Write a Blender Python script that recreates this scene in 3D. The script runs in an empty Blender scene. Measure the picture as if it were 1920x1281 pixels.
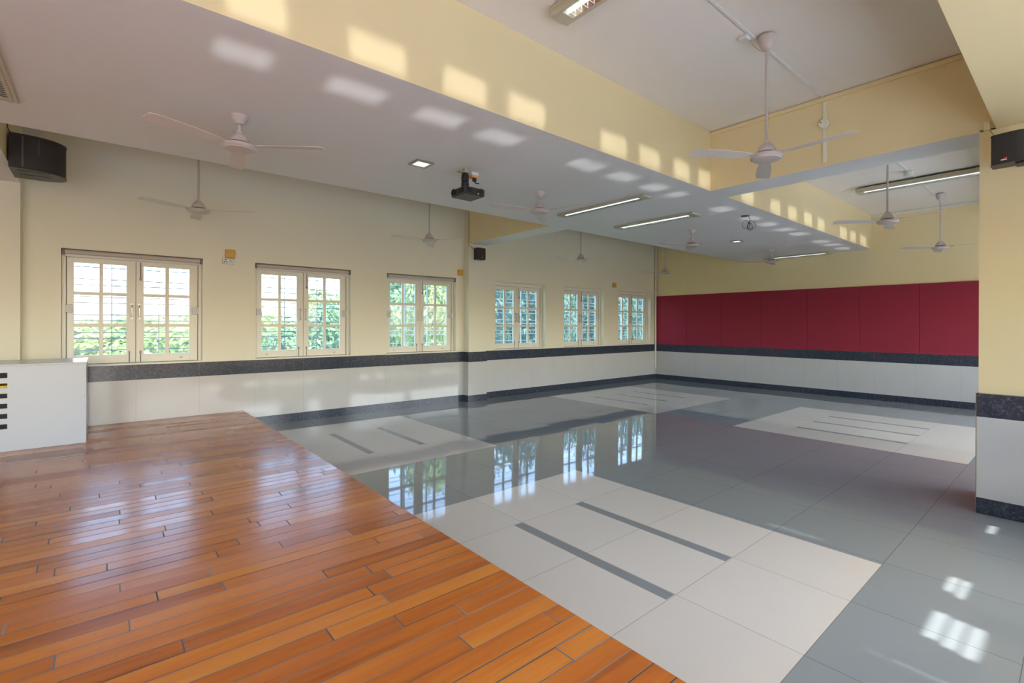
import bpy, math, random
from mathutils import Vector, Matrix

# ------------------------------------------------------------------ camera, sky, sun, exposure
SC = bpy.context.scene
COL = SC.collection
H = 1.358                                   # eye height above the tiled floor
TH, PI_, RO = 0.8486, -0.0012, 0.0036       # heading, pitch, roll


def make_camera():
    fw = Vector((math.cos(TH) * math.cos(PI_), math.sin(TH) * math.cos(PI_), math.sin(PI_)))
    r = Vector((math.sin(TH), -math.cos(TH), 0))
    u = r.cross(fw)
    r2 = r * math.cos(RO) + u * math.sin(RO)
    u2 = u * math.cos(RO) - r * math.sin(RO)
    m = Matrix(((r2.x, u2.x, -fw.x, 0), (r2.y, u2.y, -fw.y, 0), (r2.z, u2.z, -fw.z, H), (0, 0, 0, 1)))
    cd = bpy.data.cameras.new('camera')
    cd.sensor_width = 36.0
    cd.lens = 915.6817 / 1920 * 36.0
    cd.shift_x = -(997.6658 - 960) / 1920
    cd.shift_y = (610.6961 - 640.5) / 1920
    cd.clip_start = 0.05
    cd.clip_end = 500
    co = bpy.data.objects.new('camera', cd)
    COL.objects.link(co)
    co.matrix_world = m
    SC.camera = co


make_camera()

SC.view_settings.view_transform = 'Standard'
SC.view_settings.look = 'None'
SC.view_settings.gamma = 1
SC.view_settings.use_curve_mapping = False
SC.view_settings.exposure = 1.88
cy = SC.cycles
cy.use_denoising = True
cy.max_bounces = 10
cy.diffuse_bounces = 6
cy.glossy_bounces = 4
cy.transparent_max_bounces = 12
cy.transmission_bounces = 4
cy.sample_clamp_indirect = 6.0
cy.caustics_reflective = False
cy.caustics_refractive = False

SKY_STRENGTH = 0.50
SUN_STRENGTH = 2.8
BOUNCE_STRENGTH = 0.50

world = bpy.data.worlds.new('sky')
SC.world = world
world.use_nodes = True
nt = world.node_tree
nt.nodes.clear()
sky = nt.nodes.new('ShaderNodeTexSky')
sky.sky_type = 'NISHITA'
sky.sun_disc = False
sky.sun_elevation = math.radians(48)
sky.sun_rotation = math.radians(180)
sky.air_density = 1.0
sky.dust_density = 2.5
sky.ozone_density = 1.0
bg = nt.nodes.new('ShaderNodeBackground')
bg.inputs['Strength'].default_value = SKY_STRENGTH
wo = nt.nodes.new('ShaderNodeOutputWorld')
nt.links.new(sky.outputs[0], bg.inputs[0])
nt.links.new(bg.outputs[0], wo.inputs[0])


def sun_lamp(name, direction, strength, angle, color):
    ld = bpy.data.lights.new(name, 'SUN')
    ld.energy = strength
    ld.angle = math.radians(angle)
    ld.color = color
    o = bpy.data.objects.new(name, ld)
    COL.objects.link(o)
    o.rotation_euler = Vector(direction).to_track_quat('-Z', 'Y').to_euler()
    o.location = (3, -8, 6)
    return o


# the sun behind the rear windows, and an added upward lamp imitating floor-reflected patches
sun_lamp('sun', (-0.20, 0.64, -0.743), SUN_STRENGTH, 0.6, (1.0, 0.975, 0.93))
sun_lamp('added_patch_sun', (0.0, 0.857, 0.514), BOUNCE_STRENGTH, 0.9, (0.97, 0.98, 1.0))

# ------------------------------------------------------------------ room dimensions (metres)
YW, XR = 7.333, 10.695          # window wall, red wall
ZS, ZC = 2.785, 3.4075          # underside of beams, upper ceiling
Y1, Y2 = 2.64, 5.108            # wide beam edges
XB, XB2 = 4.836, 5.205          # cross beam
YP = 7.172                      # pilaster face
XA = -0.625                     # right face of the left cross beam
XL, YN = -4.0, -1.0             # unseen walls
BT, BB = 0.879, 0.703           # granite band top / bottom
SKB = 0.115                     # skirting height
PZ, PX = 0.22, 1.403            # wooden platform height / edge
WT = 0.24                       # outer wall thickness
WINS = [-0.333, 1.535, 3.392, 5.54, 7.368, 9.19]
WW, WZ0, WZ1 = 1.282, 0.88, 2.176


# ------------------------------------------------------------------ mesh helpers
class MB:
    def __init__(self):
        self.v, self.f, self.m, self.s = [], [], [], []

    def add(self, verts, faces, mi=0, smooth=False):
        n = len(self.v)
        self.v += [tuple(p) for p in verts]
        for fc in faces:
            self.f.append([i + n for i in fc])
            self.m.append(mi)
            self.s.append(smooth)
        return self

    def box(self, x0, x1, y0, y1, z0, z1, mi=0):
        v = [(x0, y0, z0), (x1, y0, z0), (x1, y1, z0), (x0, y1, z0), (x0, y0, z1), (x1, y0, z1), (x1, y1, z1), (x0, y1, z1)]
        return self.add(v, [(0, 3, 2, 1), (4, 5, 6, 7), (0, 1, 5, 4), (1, 2, 6, 5), (2, 3, 7, 6), (3, 0, 4, 7)], mi)

    def bbox(self, x0, x1, y0, y1, z0, z1, b=0.004, mi=0):
        """box with chamfered edges"""
        b = min(b, (x1 - x0) / 2.2, (y1 - y0) / 2.2, (z1 - z0) / 2.2)
        vs, ix = [], {}
        for sx in (0, 1):
            for sy in (0, 1):
                for sz in (0, 1):
                    X, Y, Z = (x0, x1)[sx], (y0, y1)[sy], (z0, z1)[sz]
                    dx, dy, dz = (b, -b)[sx], (b, -b)[sy], (b, -b)[sz]
                    ix[sx, sy, sz] = (len(vs), len(vs) + 1, len(vs) + 2)
                    vs += [(X, Y + dy, Z + dz), (X + dx, Y, Z + dz), (X + dx, Y + dy, Z)]
        F = []
        for s in (0, 1):
            q = [ix[s, 0, 0][0], ix[s, 1, 0][0], ix[s, 1, 1][0], ix[s, 0, 1][0]]
            F.append(q if s else q[::-1])
            q = [ix[0, s, 0][1], ix[1, s, 0][1], ix[1, s, 1][1], ix[0, s, 1][1]]
            F.append(q[::-1] if s else q)
            q = [ix[0, 0, s][2], ix[1, 0, s][2], ix[1, 1, s][2], ix[0, 1, s][2]]
            F.append(q if s else q[::-1])
        for a in (0, 1):
            for c in (0, 1):
                F.append((ix[a, c, 0][0], ix[a, c, 0][1], ix[a, c, 1][1], ix[a, c, 1][0]))
                F.append((ix[a, 0, c][0], ix[a, 0, c][2], ix[a, 1, c][2], ix[a, 1, c][0]))
                F.append((ix[0, a, c][1], ix[0, a, c][2], ix[1, a, c][2], ix[1, a, c][1]))
        for k in ix.values():
            F.append(k)
        return self.add(vs, F, mi)

    def lathe(self, prof, cx=0, cy=0, seg=24, mi=0, smooth=True, cap=True):
        """prof: list of (radius, z) from top to bottom"""
        v, f = [], []
        for r, z in prof:
            for k in range(seg):
                a = 2 * math.pi * k / seg
                v.append((cx + r * math.cos(a), cy + r * math.sin(a), z))
        for i in range(len(prof) - 1):
            for k in range(seg):
                k2 = (k + 1) % seg
                f.append((i * seg + k, (i + 1) * seg + k, (i + 1) * seg + k2, i * seg + k2))
        if cap:
            f.append(tuple(range(seg)))
            n = (len(prof) - 1) * seg
            f.append(tuple(n + seg - 1 - k for k in range(seg)))
        return self.add(v, f, mi, smooth)

    def tube(self, path, r, seg=8, mi=0, closed=False):
        P = [Vector(p) for p in path]
        n = len(P)
        v, f = [], []
        up = Vector((0.13, 0.31, 0.94))
        for i, p in enumerate(P):
            if closed:
                t = P[(i + 1) % n] - P[i - 1]
            else:
                t = P[min(i + 1, n - 1)] - P[max(i - 1, 0)]
            t.normalize()
            a = t.cross(up)
            if a.length < 1e-3:
                a = t.cross(Vector((1, 0, 0)))
            a.normalize()
            b = a.cross(t)
            rr = r[i] if isinstance(r, (list, tuple)) else r
            for k in range(seg):
                q = 2 * math.pi * k / seg
                v.append(p + (a * math.cos(q) + b * math.sin(q)) * rr)
        rng = n if closed else n - 1
        for i in range(rng):
            j = (i + 1) % n
            for k in range(seg):
                k2 = (k + 1) % seg
                f.append((i * seg + k, j * seg + k, j * seg + k2, i * seg + k2))
        if not closed:
            f.append(tuple(range(seg)))
            f.append(tuple((n - 1) * seg + seg - 1 - k for k in range(seg)))
        return self.add(v, f, mi, True)

    def prism(self, poly, z0, z1, mi=0, smooth=False):
        n = len(poly)
        v = [(x, y, z0) for x, y in poly] + [(x, y, z1) for x, y in poly]
        self.add(v, [tuple(range(n))[::-1], tuple(range(n, 2 * n))], mi)
        self.add(v, [(i, (i + 1) % n, n + (i + 1) % n, n + i) for i in range(n)], mi, smooth)
        return self

    def mesh(self, name, mats):
        me = bpy.data.meshes.new(name)
        me.from_pydata(self.v, [], self.f)
        for m in (mats if isinstance(mats, (list, tuple)) else [mats]):
            me.materials.append(m)
        me.polygons.foreach_set('material_index', self.m)
        me.polygons.foreach_set('use_smooth', self.s)
        me.update()
        return me

    def build(self, name, mats, parent=None, kind=None, label=None, cat=None, group=None, smooth_angle=None):
        me = self.mesh(name, mats)
        if any(self.s):
            me.set_sharp_from_angle(angle=math.radians(smooth_angle or 38))
        o = bpy.data.objects.new(name, me)
        COL.objects.link(o)
        if parent:
            o.parent = parent
        tag(o, label, cat, group, kind)
        return o


def tag(o, label=None, cat=None, group=None, kind=None):
    for k, val in (('label', label), ('category', cat), ('group', group), ('kind', kind)):
        if val:
            o[k] = val
    return o


def thing(name, loc, label, cat, group=None, rz=0.0):
    o = bpy.data.objects.new(name, None)
    o.empty_display_size = 0.1
    COL.objects.link(o)
    o.location = loc
    o.rotation_euler = (0, 0, rz)
    return tag(o, label, cat, group)


def copy_thing(o, loc=None, label=None, group=None, rz=None, parent=None):
    kids = list(o.children)
    c = o.copy()
    COL.objects.link(c)
    if parent is not None:
        c.parent = parent
    if loc is not None:
        c.location = loc
    if rz is not None:
        c.rotation_euler = (0, 0, rz)
    if label:
        c['label'] = label
    if group:
        c['group'] = group
    for k in kids:
        copy_thing(k, parent=c)
    return c


# ------------------------------------------------------------------ materials
class NG:
    """tiny node-graph helper"""

    def __init__(self, name):
        self.mat = bpy.data.materials.new(name)
        self.mat.use_nodes = True
        self.t = self.mat.node_tree
        self.bsdf = self.t.nodes['Principled BSDF']
        self.out = self.t.nodes['Material Output']

    def n(self, typ, **kw):
        nd = self.t.nodes.new(typ)
        for k, val in kw.items():
            setattr(nd, k, val)
        return nd

    def l(self, a, b):
        self.t.links.new(a, b)

    def put(self, sock, val):
        if hasattr(val, 'is_output'):
            self.l(val, sock)
        else:
            sock.default_value = val

    def math(self, op, a, b=0.0, c=None):
        nd = self.n('ShaderNodeMath', operation=op)
        self.put(nd.inputs[0], a)
        self.put(nd.inputs[1], b)
        if c is not None:
            self.put(nd.inputs[2], c)
        return nd.outputs[0]

    def pos(self):
        if not hasattr(self, '_p'):
            g = self.n('ShaderNodeNewGeometry')
            s = self.n('ShaderNodeSeparateXYZ')
            self.l(g.outputs['Position'], s.inputs[0])
            self._p, self._g = s, g
        return self._p.outputs

    def vec(self, x, y, z):
        c = self.n('ShaderNodeCombineXYZ')
        self.put(c.inputs[0], x)
        self.put(c.inputs[1], y)
        self.put(c.inputs[2], z)
        return c.outputs[0]

    def noise(self, vec, scale, detail=3.0, rough=0.55):
        nd = self.n('ShaderNodeTexNoise')
        if vec is not None:
            self.l(vec, nd.inputs['Vector'])
        nd.inputs['Scale'].default_value = scale
        nd.inputs['Detail'].default_value = detail
        nd.inputs['Roughness'].default_value = rough
        return nd.outputs['Fac']

    def white(self, vec):
        nd = self.n('ShaderNodeTexWhiteNoise', noise_dimensions='3D')
        self.l(vec, nd.inputs['Vector'])
        return nd.outputs['Value']

    def ramp(self, fac, stops, interp='LINEAR'):
        nd = self.n('ShaderNodeValToRGB')
        cr = nd.color_ramp
        cr.interpolation = interp
        while len(cr.elements) < len(stops):
            cr.elements.new(0.5)
        for e, (p, c) in zip(cr.elements, stops):
            e.position = p
            e.color = (*c, 1) if len(c) == 3 else c
        self.l(fac, nd.inputs[0])
        return nd.outputs[0]

    def mix(self, fac, a, b):
        nd = self.n('ShaderNodeMix', data_type='RGBA')
        self.put(nd.inputs[0], fac)
        self.put(nd.inputs[6], (*a, 1) if isinstance(a, tuple) and len(a) == 3 else a)
        self.put(nd.inputs[7], (*b, 1) if isinstance(b, tuple) and len(b) == 3 else b)
        return nd.outputs[2]

    def bump(self, height, strength=0.2, dist=0.002):
        nd = self.n('ShaderNodeBump')
        nd.inputs['Strength'].default_value = strength
        nd.inputs['Distance'].default_value = dist
        self.l(height, nd.inputs['Height'])
        self.l(nd.outputs[0], self.bsdf.inputs['Normal'])

    def set(self, **kw):
        names = dict(color='Base Color', rough='Roughness', metal='Metallic', spec='Specular IOR Level', coat='Coat Weight',
                     coat_rough='Coat Roughness', emis='Emission Color', estr='Emission Strength', sub='Subsurface Weight')
        for k, val in kw.items():
            if isinstance(val, tuple) and len(val) == 3:
                val = (*val, 1)
            self.put(self.bsdf.inputs[names[k]], val)
        return self

    def groove(self, coord, period, offset, width):
        """1 inside a joint of the given width at offset + k*period"""
        a = self.math('SUBTRACT', coord, offset)
        a = self.math('PINGPONG', a, period / 2)
        return self.math('LESS_THAN', a, width / 2)


def plain(name, color, rough=0.5, metal=0.0, spec=0.5, vary=0.0):
    g = NG(name)
    g.set(color=color, rough=rough, metal=metal, spec=spec)
    if vary:
        tc = g.n('ShaderNodeTexCoord')
        f = g.noise(tc.outputs['Object'], 9.0, 4)
        g.set(color=g.mix(f, tuple(c * (1 - vary) for c in color), tuple(min(1, c * (1 + vary)) for c in color)))
    return g.mat


def paint(name, color, rough=0.45, spec=0.3):
    g = NG(name)
    g.pos()
    f = g.noise(g._g.outputs['Position'], 1.3, 5, 0.6)
    g.set(color=g.mix(f, tuple(c * 0.965 for c in color), tuple(min(1, c * 1.03) for c in color)), rough=rough, spec=spec)
    g.bump(g.noise(g._g.outputs['Position'], 60, 2), 0.06, 0.002)
    return g.mat


CREAM = (0.79, 0.66, 0.385)
M = {}
M['cream'] = paint('cream_paint', CREAM)
M['pale_cream'] = paint('pale_cream_paint', (0.765, 0.745, 0.595))
M['white_paint'] = paint('white_ceiling_paint', (0.76, 0.768, 0.762), 0.5, 0.25)
M['upper_paint'] = paint('upper_ceiling_paint', (0.80, 0.765, 0.715), 0.5, 0.25)  # warmer copy of the ceiling white, offsetting uneven bounced light
M['frame'] = paint('cream_enamel', (0.76, 0.745, 0.65), 0.35, 0.4)


def granite():
    g = NG('dark_granite')
    g.pos()
    P = g._g.outputs['Position']
    v = g.n('ShaderNodeTexVoronoi')
    v.inputs['Scale'].default_value = 95
    g.l(P, v.inputs['Vector'])
    f1 = g.noise(P, 55, 5, 0.7)
    f2 = g.noise(P, 9, 4, 0.6)
    c = g.ramp(f1, [(0.34, (0.010, 0.014, 0.022)), (0.52, (0.030, 0.040, 0.062)), (0.66, (0.085, 0.108, 0.15)), (0.80, (0.26, 0.29, 0.34))])  # blue of the reflected sky is put into the stone colour
    c = g.mix(g.math('MULTIPLY', f2, 0.5), c, (0.036, 0.048, 0.074))
    px = g.pos()
    jx = g.groove(px['X'], 0.614, 0.300, 0.003)
    jy = g.groove(px['Y'], 0.606, 0.1535, 0.003)
    nrm = g.n('ShaderNodeSeparateXYZ')
    g.l(g._g.outputs['True Normal'], nrm.inputs[0])
    onx = g.math('GREATER_THAN', g.math('ABSOLUTE', nrm.outputs[1]), 0.7)
    ony = g.math('GREATER_THAN', g.math('ABSOLUTE', nrm.outputs[0]), 0.7)
    j = g.math('MAXIMUM', g.math('MULTIPLY', jx, onx), g.math('MULTIPLY', jy, ony))
    g.set(color=g.mix(j, c, (0.12, 0.12, 0.12)), rough=0.16, spec=0.5)
    return g.mat


def wall_tile():
    g = NG('ivory_wall_tile')
    p = g.pos()
    P = g._g.outputs['Position']
    jx = g.groove(p['X'], 0.614, 0.300, 0.0035)
    jy = g.groove(p['Y'], 0.606, 0.1535, 0.0035)
    nrm = g.n('ShaderNodeSeparateXYZ')
    g.l(g._g.outputs['True Normal'], nrm.inputs[0])
    onx = g.math('GREATER_THAN', g.math('ABSOLUTE', nrm.outputs[1]), 0.7)
    ony = g.math('GREATER_THAN', g.math('ABSOLUTE', nrm.outputs[0]), 0.7)
    j = g.math('MAXIMUM', g.math('MULTIPLY', jx, onx), g.math('MULTIPLY', jy, ony))
    f = g.noise(P, 4, 4)
    base = g.mix(f, (0.52, 0.515, 0.49), (0.57, 0.565, 0.54))
    g.set(color=g.mix(j, base, (0.40, 0.38, 0.34)), rough=0.07, spec=0.5)
    g.bump(g.noise(P, 1.6, 2), 0.03, 0.004)
    return g.mat


def floor_tile(name, c0, c1, rough):
    g = NG(name)
    p = g.pos()
    P = g._g.outputs['Position']
    jx = g.groove(p['X'], 0.6, 2.175, 0.0035)
    jy = g.groove(p['Y'], 0.6, 1.365, 0.0035)
    j = g.math('MAXIMUM', jx, jy)
    ix = g.math('FLOOR', g.math('DIVIDE', g.math('SUBTRACT', p['X'], 2.175), 0.6))
    iy = g.math('FLOOR', g.math('DIVIDE', g.math('SUBTRACT', p['Y'], 1.365), 0.6))
    w = g.white(g.vec(ix, iy, 0.5))
    f = g.math('ADD', g.math('MULTIPLY', g.noise(P, 2.2, 4), 0.5), g.math('MULTIPLY', w, 0.5))
    g.set(color=g.mix(j, g.mix(f, c0, c1), tuple(c * 0.55 for c in c0)), rough=rough, spec=0.22)
    # every tile tips by a hair, so mirror images break at the joints
    w2 = g.white(g.vec(iy, ix, 7.5))
    tilt = g.n('ShaderNodeVectorMath', operation='ADD')
    g.l(g._g.outputs['Normal'], tilt.inputs[0])
    wob = g.math('MULTIPLY', g.math('SUBTRACT', g.noise(P, 1.5, 2), 0.5), 0.004)
    g.l(g.vec(g.math('ADD', g.math('MULTIPLY', g.math('SUBTRACT', w, 0.5), 0.006), wob),
              g.math('ADD', g.math('MULTIPLY', g.math('SUBTRACT', w2, 0.5), 0.006), wob), 0.0), tilt.inputs[1])
    nn = g.n('ShaderNodeVectorMath', operation='NORMALIZE')
    g.l(tilt.outputs[0], nn.inputs[0])
    g.l(nn.outputs[0], g.bsdf.inputs['Normal'])
    return g.mat


def wood():
    g = NG('varnished_plank_wood')
    p = g.pos()
    PW = 0.0915
    yr = g.math('DIVIDE', g.math('SUBTRACT', p['Y'], 0.87), PW)
    row = g.math('FLOOR', yr)
    fy = g.math('FRACT', yr)
    r0 = g.white(g.vec(row, 3.1, 0.7))
    r1 = g.white(g.vec(row, 9.3, 2.7))
    length = g.math('ADD', 0.62, g.math('MULTIPLY', r1, 0.75))
    xs = g.math('DIVIDE', g.math('ADD', p['X'], g.math('MULTIPLY', r0, 5.0)), length)
    ip = g.math('FLOOR', xs)
    fx = g.math('FRACT', xs)
    pid = g.white(g.vec(row, ip, 1.3))
    pid2 = g.white(g.vec(ip, row, 5.3))
    # grain
    gv = g.vec(g.math('MULTIPLY', p['X'], 2.2), g.math('MULTIPLY', p['Y'], 38.0), g.math('MULTIPLY', pid, 40.0))
    grain = g.noise(gv, 1.0, 5, 0.62)
    gv2 = g.vec(g.math('MULTIPLY', p['X'], 1.2), g.math('MULTIPLY', p['Y'], 9.0), g.math('MULTIPLY', pid2, 40.0))
    cloud = g.noise(gv2, 1.0, 3, 0.6)
    tone = g.math('ADD', g.math('MULTIPLY', pid, 0.36), g.math('ADD', g.math('MULTIPLY', grain, 0.30), g.math('MULTIPLY', cloud, 0.50)))
    c = g.ramp(tone, [(0.30, (0.22, 0.060, 0.014)), (0.48, (0.42, 0.120, 0.019)), (0.68, (0.53, 0.175, 0.026)), (0.92, (0.60, 0.26, 0.050))])
    # scuffs
    sc = g.noise(g._g.outputs['Position'], 38, 4, 0.75)
    scm = g.math('GREATER_THAN', sc, 0.685)
    c = g.mix(g.math('MULTIPLY', scm, 0.5), c, (0.20, 0.17, 0.14))
    # gaps
    ey = g.math('MINIMUM', fy, g.math('SUBTRACT', 1.0, fy))
    gapw = g.math('ADD', 0.018, g.math('MULTIPLY', r0, 0.022))
    gy = g.math('LESS_THAN', ey, gapw)
    exm = g.math('MULTIPLY', g.math('MINIMUM', fx, g.math('SUBTRACT', 1.0, fx)), length)
    gx = g.math('LESS_THAN', exm, 0.0030)
    gap = g.math('MAXIMUM', gy, gx)
    fill = g.mix(pid2, (0.035, 0.03, 0.027), (0.27, 0.26, 0.26))
    g.set(color=g.mix(gap, c, fill), spec=0.28)
    g.set(rough=g.math('ADD', g.math('ADD', 0.20, g.math('MULTIPLY', pid2, 0.12)), g.math('MULTIPLY', gap, 0.4)))
    h = g.math('SUBTRACT', g.math('ADD', g.math('MULTIPLY', grain, 0.12), g.math('MULTIPLY', cloud, 0.5)), g.math('MULTIPLY', gap, 1.0))
    g.bump(h, 0.12, 0.003)
    return g.mat


def felt():
    g = NG('crimson_felt')
    P = g.pos() and g._g.outputs['Position']
    f = g.noise(P, 240, 3, 0.7)
    f2 = g.noise(P, 2.0, 3)
    c = g.mix(f, (0.18, 0.022, 0.038), (0.37, 0.046, 0.074))
    g.set(color=g.mix(g.math('MULTIPLY', f2, 0.25), c, (0.40, 0.050, 0.080)), rough=0.95, spec=0.1)
    g.bump(f, 0.35, 0.002)
    return g.mat


def glass():
    g = NG('window_glass')
    t = g.t
    tr = g.n('ShaderNodeBsdfTransparent')
    tr.inputs[0].default_value = (0.93, 0.97, 0.98, 1)
    gl = g.n('ShaderNodeBsdfGlossy')
    gl.inputs['Roughness'].default_value = 0.02
    fr = g.n('ShaderNodeFresnel')
    fr.inputs[0].default_value = 1.45
    mx = g.n('ShaderNodeMixShader')
    g.l(fr.outputs[0], mx.inputs[0])
    g.l(tr.outputs[0], mx.inputs[1])
    g.l(gl.outputs[0], mx.inputs[2])
    flare_veil = g.n('ShaderNodeBsdfTranslucent')  # pale scatter put in the glass to imitate flare over the view
    flare_veil.inputs[0].default_value = (0.75, 0.88, 1.0, 1)
    m2 = g.n('ShaderNodeMixShader')
    m2.inputs[0].default_value = 0.09
    g.l(mx.outputs[0], m2.inputs[1])
    g.l(flare_veil.outputs[0], m2.inputs[2])
    g.l(m2.outputs[0], g.out.inputs[0])
    t.nodes.remove(g.bsdf)
    return g.mat


def emitter(name, color, strength):
    g = NG(name)
    g.set(color=(0.8, 0.8, 0.8), emis=color, estr=strength, rough=0.4)
    return g.mat


def leaf(name, a, b):
    g = NG(name)
    g.pos()
    f = g.noise(g._g.outputs['Position'], 1.6, 3)
    g.set(color=g.mix(f, a, b), rough=0.5, spec=0.3)
    tl = g.n('ShaderNodeBsdfTranslucent')
    tl.inputs[0].default_value = (*[min(1, c * 1.3) for c in b], 1)
    mx = g.n('ShaderNodeMixShader')
    mx.inputs[0].default_value = 0.3
    g.l(g.bsdf.outputs[0], mx.inputs[1])
    g.l(tl.outputs[0], mx.inputs[2])
    g.l(mx.outputs[0], g.out.inputs[0])
    return g.mat


M['granite'] = granite()
M['wall_tile'] = wall_tile()
M['grey_tile'] = floor_tile('grey_floor_tile', (0.212, 0.246, 0.268), (0.247, 0.282, 0.302), 0.035)
M['white_tile'] = floor_tile('ivory_floor_tile', (0.56, 0.555, 0.52), (0.61, 0.605, 0.57), 0.06)
M['inlay'] = plain('grey_inlay_tile', (0.225, 0.25, 0.265), 0.12, spec=0.3, vary=0.04)
M['wood'] = wood()
M['felt'] = felt()
M['glass'] = glass()
M['fan'] = plain('fan_enamel', (0.55, 0.49, 0.465), 0.35, vary=0.03)
M['blade'] = plain('fan_blade_enamel', (0.66, 0.61, 0.56), 0.4)
M['fan_gap'] = plain('fan_motor_dark', (0.10, 0.09, 0.085), 0.5)
M['rod'] = plain('fan_rod_enamel', (0.52, 0.46, 0.43), 0.35)
M['black'] = plain('black_plastic', (0.018, 0.018, 0.020), 0.38, vary=0.2)
M['grille'] = plain('black_speaker_mesh', (0.030, 0.024, 0.020), 0.7, vary=0.3)
M['lens'] = plain('lens_glass', (0.006, 0.006, 0.008), 0.05)
M['projector'] = plain('charcoal_projector_plastic', (0.034, 0.037, 0.038), 0.4, vary=0.15)
M['steel'] = plain('brushed_steel', (0.55, 0.55, 0.55), 0.3, 0.9)
M['dark_steel'] = plain('aged_steel', (0.22, 0.20, 0.18), 0.4, 0.8)
M['white_plastic'] = plain('white_plastic', (0.72, 0.72, 0.70), 0.35)
M['grey_plastic'] = plain('grey_plastic', (0.55, 0.55, 0.53), 0.4)
M['yellow_box'] = plain('amber_plastic', (0.62, 0.36, 0.055), 0.4, vary=0.05)
M['orange'] = plain('orange_plastic', (0.70, 0.33, 0.06), 0.45)
M['fixture'] = plain('ivory_fixture_enamel', (0.52, 0.48, 0.36), 0.4)
M['louvre'] = plain('mirror_louvre', (0.75, 0.78, 0.78), 0.15, 0.9)
M['tube'] = emitter('lit_tube', (0.80, 0.97, 1.0), 0.85)
M['tube_off'] = plain('unlit_tube', (0.72, 0.74, 0.74), 0.25)
M['led'] = emitter('lit_downlight', (1.0, 1.0, 0.96), 0.42)
M['laminate'] = plain('white_laminate', (0.40, 0.445, 0.50), 0.22, vary=0.02)
M['dark_inside'] = plain('dark_recess_lining', (0.10, 0.10, 0.09), 0.7)
M['yellow_item'] = plain('yellow_card', (0.75, 0.55, 0.03), 0.5)
M['rebate'] = plain('grimy_shadow_rebate', (0.20, 0.15, 0.09), 0.7)  # brown holds edge grime plus the shade of the sash gaps
M['blind'] = plain('roller_blind_fabric', (0.50, 0.46, 0.40), 0.7)
M['blind_dark'] = plain('blind_bracket_grey', (0.16, 0.15, 0.14), 0.5)
M['bars'] = plain('silhouette_grille_steel', (0.10, 0.13, 0.17), 0.45)  # dark copy of the bar paint, imitating silhouettes against the sky
M['bars_white'] = plain('white_grille_steel', (0.70, 0.74, 0.78), 0.45)
M['cable'] = plain('dark_cable', (0.06, 0.055, 0.045), 0.5)
M['pale_cable'] = plain('pale_cable', (0.42, 0.38, 0.24), 0.5)
M['logo_red'] = plain('logo_red', (0.65, 0.05, 0.03), 0.4)
M['logo_white'] = plain('logo_white', (0.75, 0.74, 0.72), 0.4)
M['helper_slab'] = paint('helper_slab_paint', (0.50, 0.56, 0.62), 0.8, 0.2)  # bluish, so that light bounced off the added slabs is cooler
M['bark'] = plain('bark', (0.10, 0.07, 0.045), 0.9, vary=0.2)
M['leaf_a'] = leaf('leaf_bright', (0.12, 0.21, 0.06), (0.30, 0.38, 0.13))
M['leaf_b'] = leaf('leaf_mid', (0.06, 0.14, 0.06), (0.16, 0.26, 0.11))
M['leaf_c'] = leaf('leaf_deep', (0.020, 0.058, 0.045), (0.060, 0.125, 0.085))
M['lawn'] = plain('lawn', (0.10, 0.19, 0.05), 0.9, vary=0.3)


# ------------------------------------------------------------------ structure: walls, floor, ceiling
def grid_wall(mb, a_cuts, z_cuts, holes, axis, d0, d1, mi=0):
    """a wall slab made of a grid of blocks; holes = [(a0, a1, z0, z1)]"""
    A = sorted(set(round(x, 4) for x in a_cuts))
    Z = sorted(set(round(x, 4) for x in z_cuts))
    for i in range(len(A) - 1):
        run = None
        for k in range(len(Z) - 1):
            ca, cz = (A[i] + A[i + 1]) / 2, (Z[k] + Z[k + 1]) / 2
            hole = any(h[0] < ca < h[1] and h[2] < cz < h[3] for h in holes)
            if not hole:
                run = [Z[k], Z[k + 1]] if run is None else [run[0], Z[k + 1]]
            if run and (hole or k == len(Z) - 2):
                if axis == 'x':
                    mb.box(A[i], A[i + 1], d0, d1, run[0], run[1], mi)
                else:
                    mb.box(d0, d1, A[i], A[i + 1], run[0], run[1], mi)
                run = None


# window wall
w = MB()
holes = [(x, x + WW, WZ0, WZ1) for x in WINS]
cuts = [XL - WT, XR + WT] + [x for h in holes for x in h[:2]]
grid_wall(w, cuts, [0, WZ0, WZ1, ZC], holes, 'x', YW, YW + WT)
w.build('wall_left', [M['pale_cream']], kind='structure')
# pilasters on the window wall
w = MB()
w.box(XB, XB2, YP, YW + 0.02, 0, ZC)
w.build('pilaster_column', [M['pale_cream']], kind='structure')
w = MB()
w.box(-1.15, XA, YP, YW + 0.02, 0, ZC)
w.build('pilaster_column', [M['pale_cream']], kind='structure')
# red wall
w = MB().box(XR, XR + WT, YN - WT, YW, 0, ZC)
w.build('wall_right', [M['cream']], kind='structure')
# wall behind the stage (left, out of the picture)
w = MB().box(XL - WT, XL, YN - WT, YW, 0, ZC)
w.build('wall_back', [M['white_paint']], kind='structure')
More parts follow.
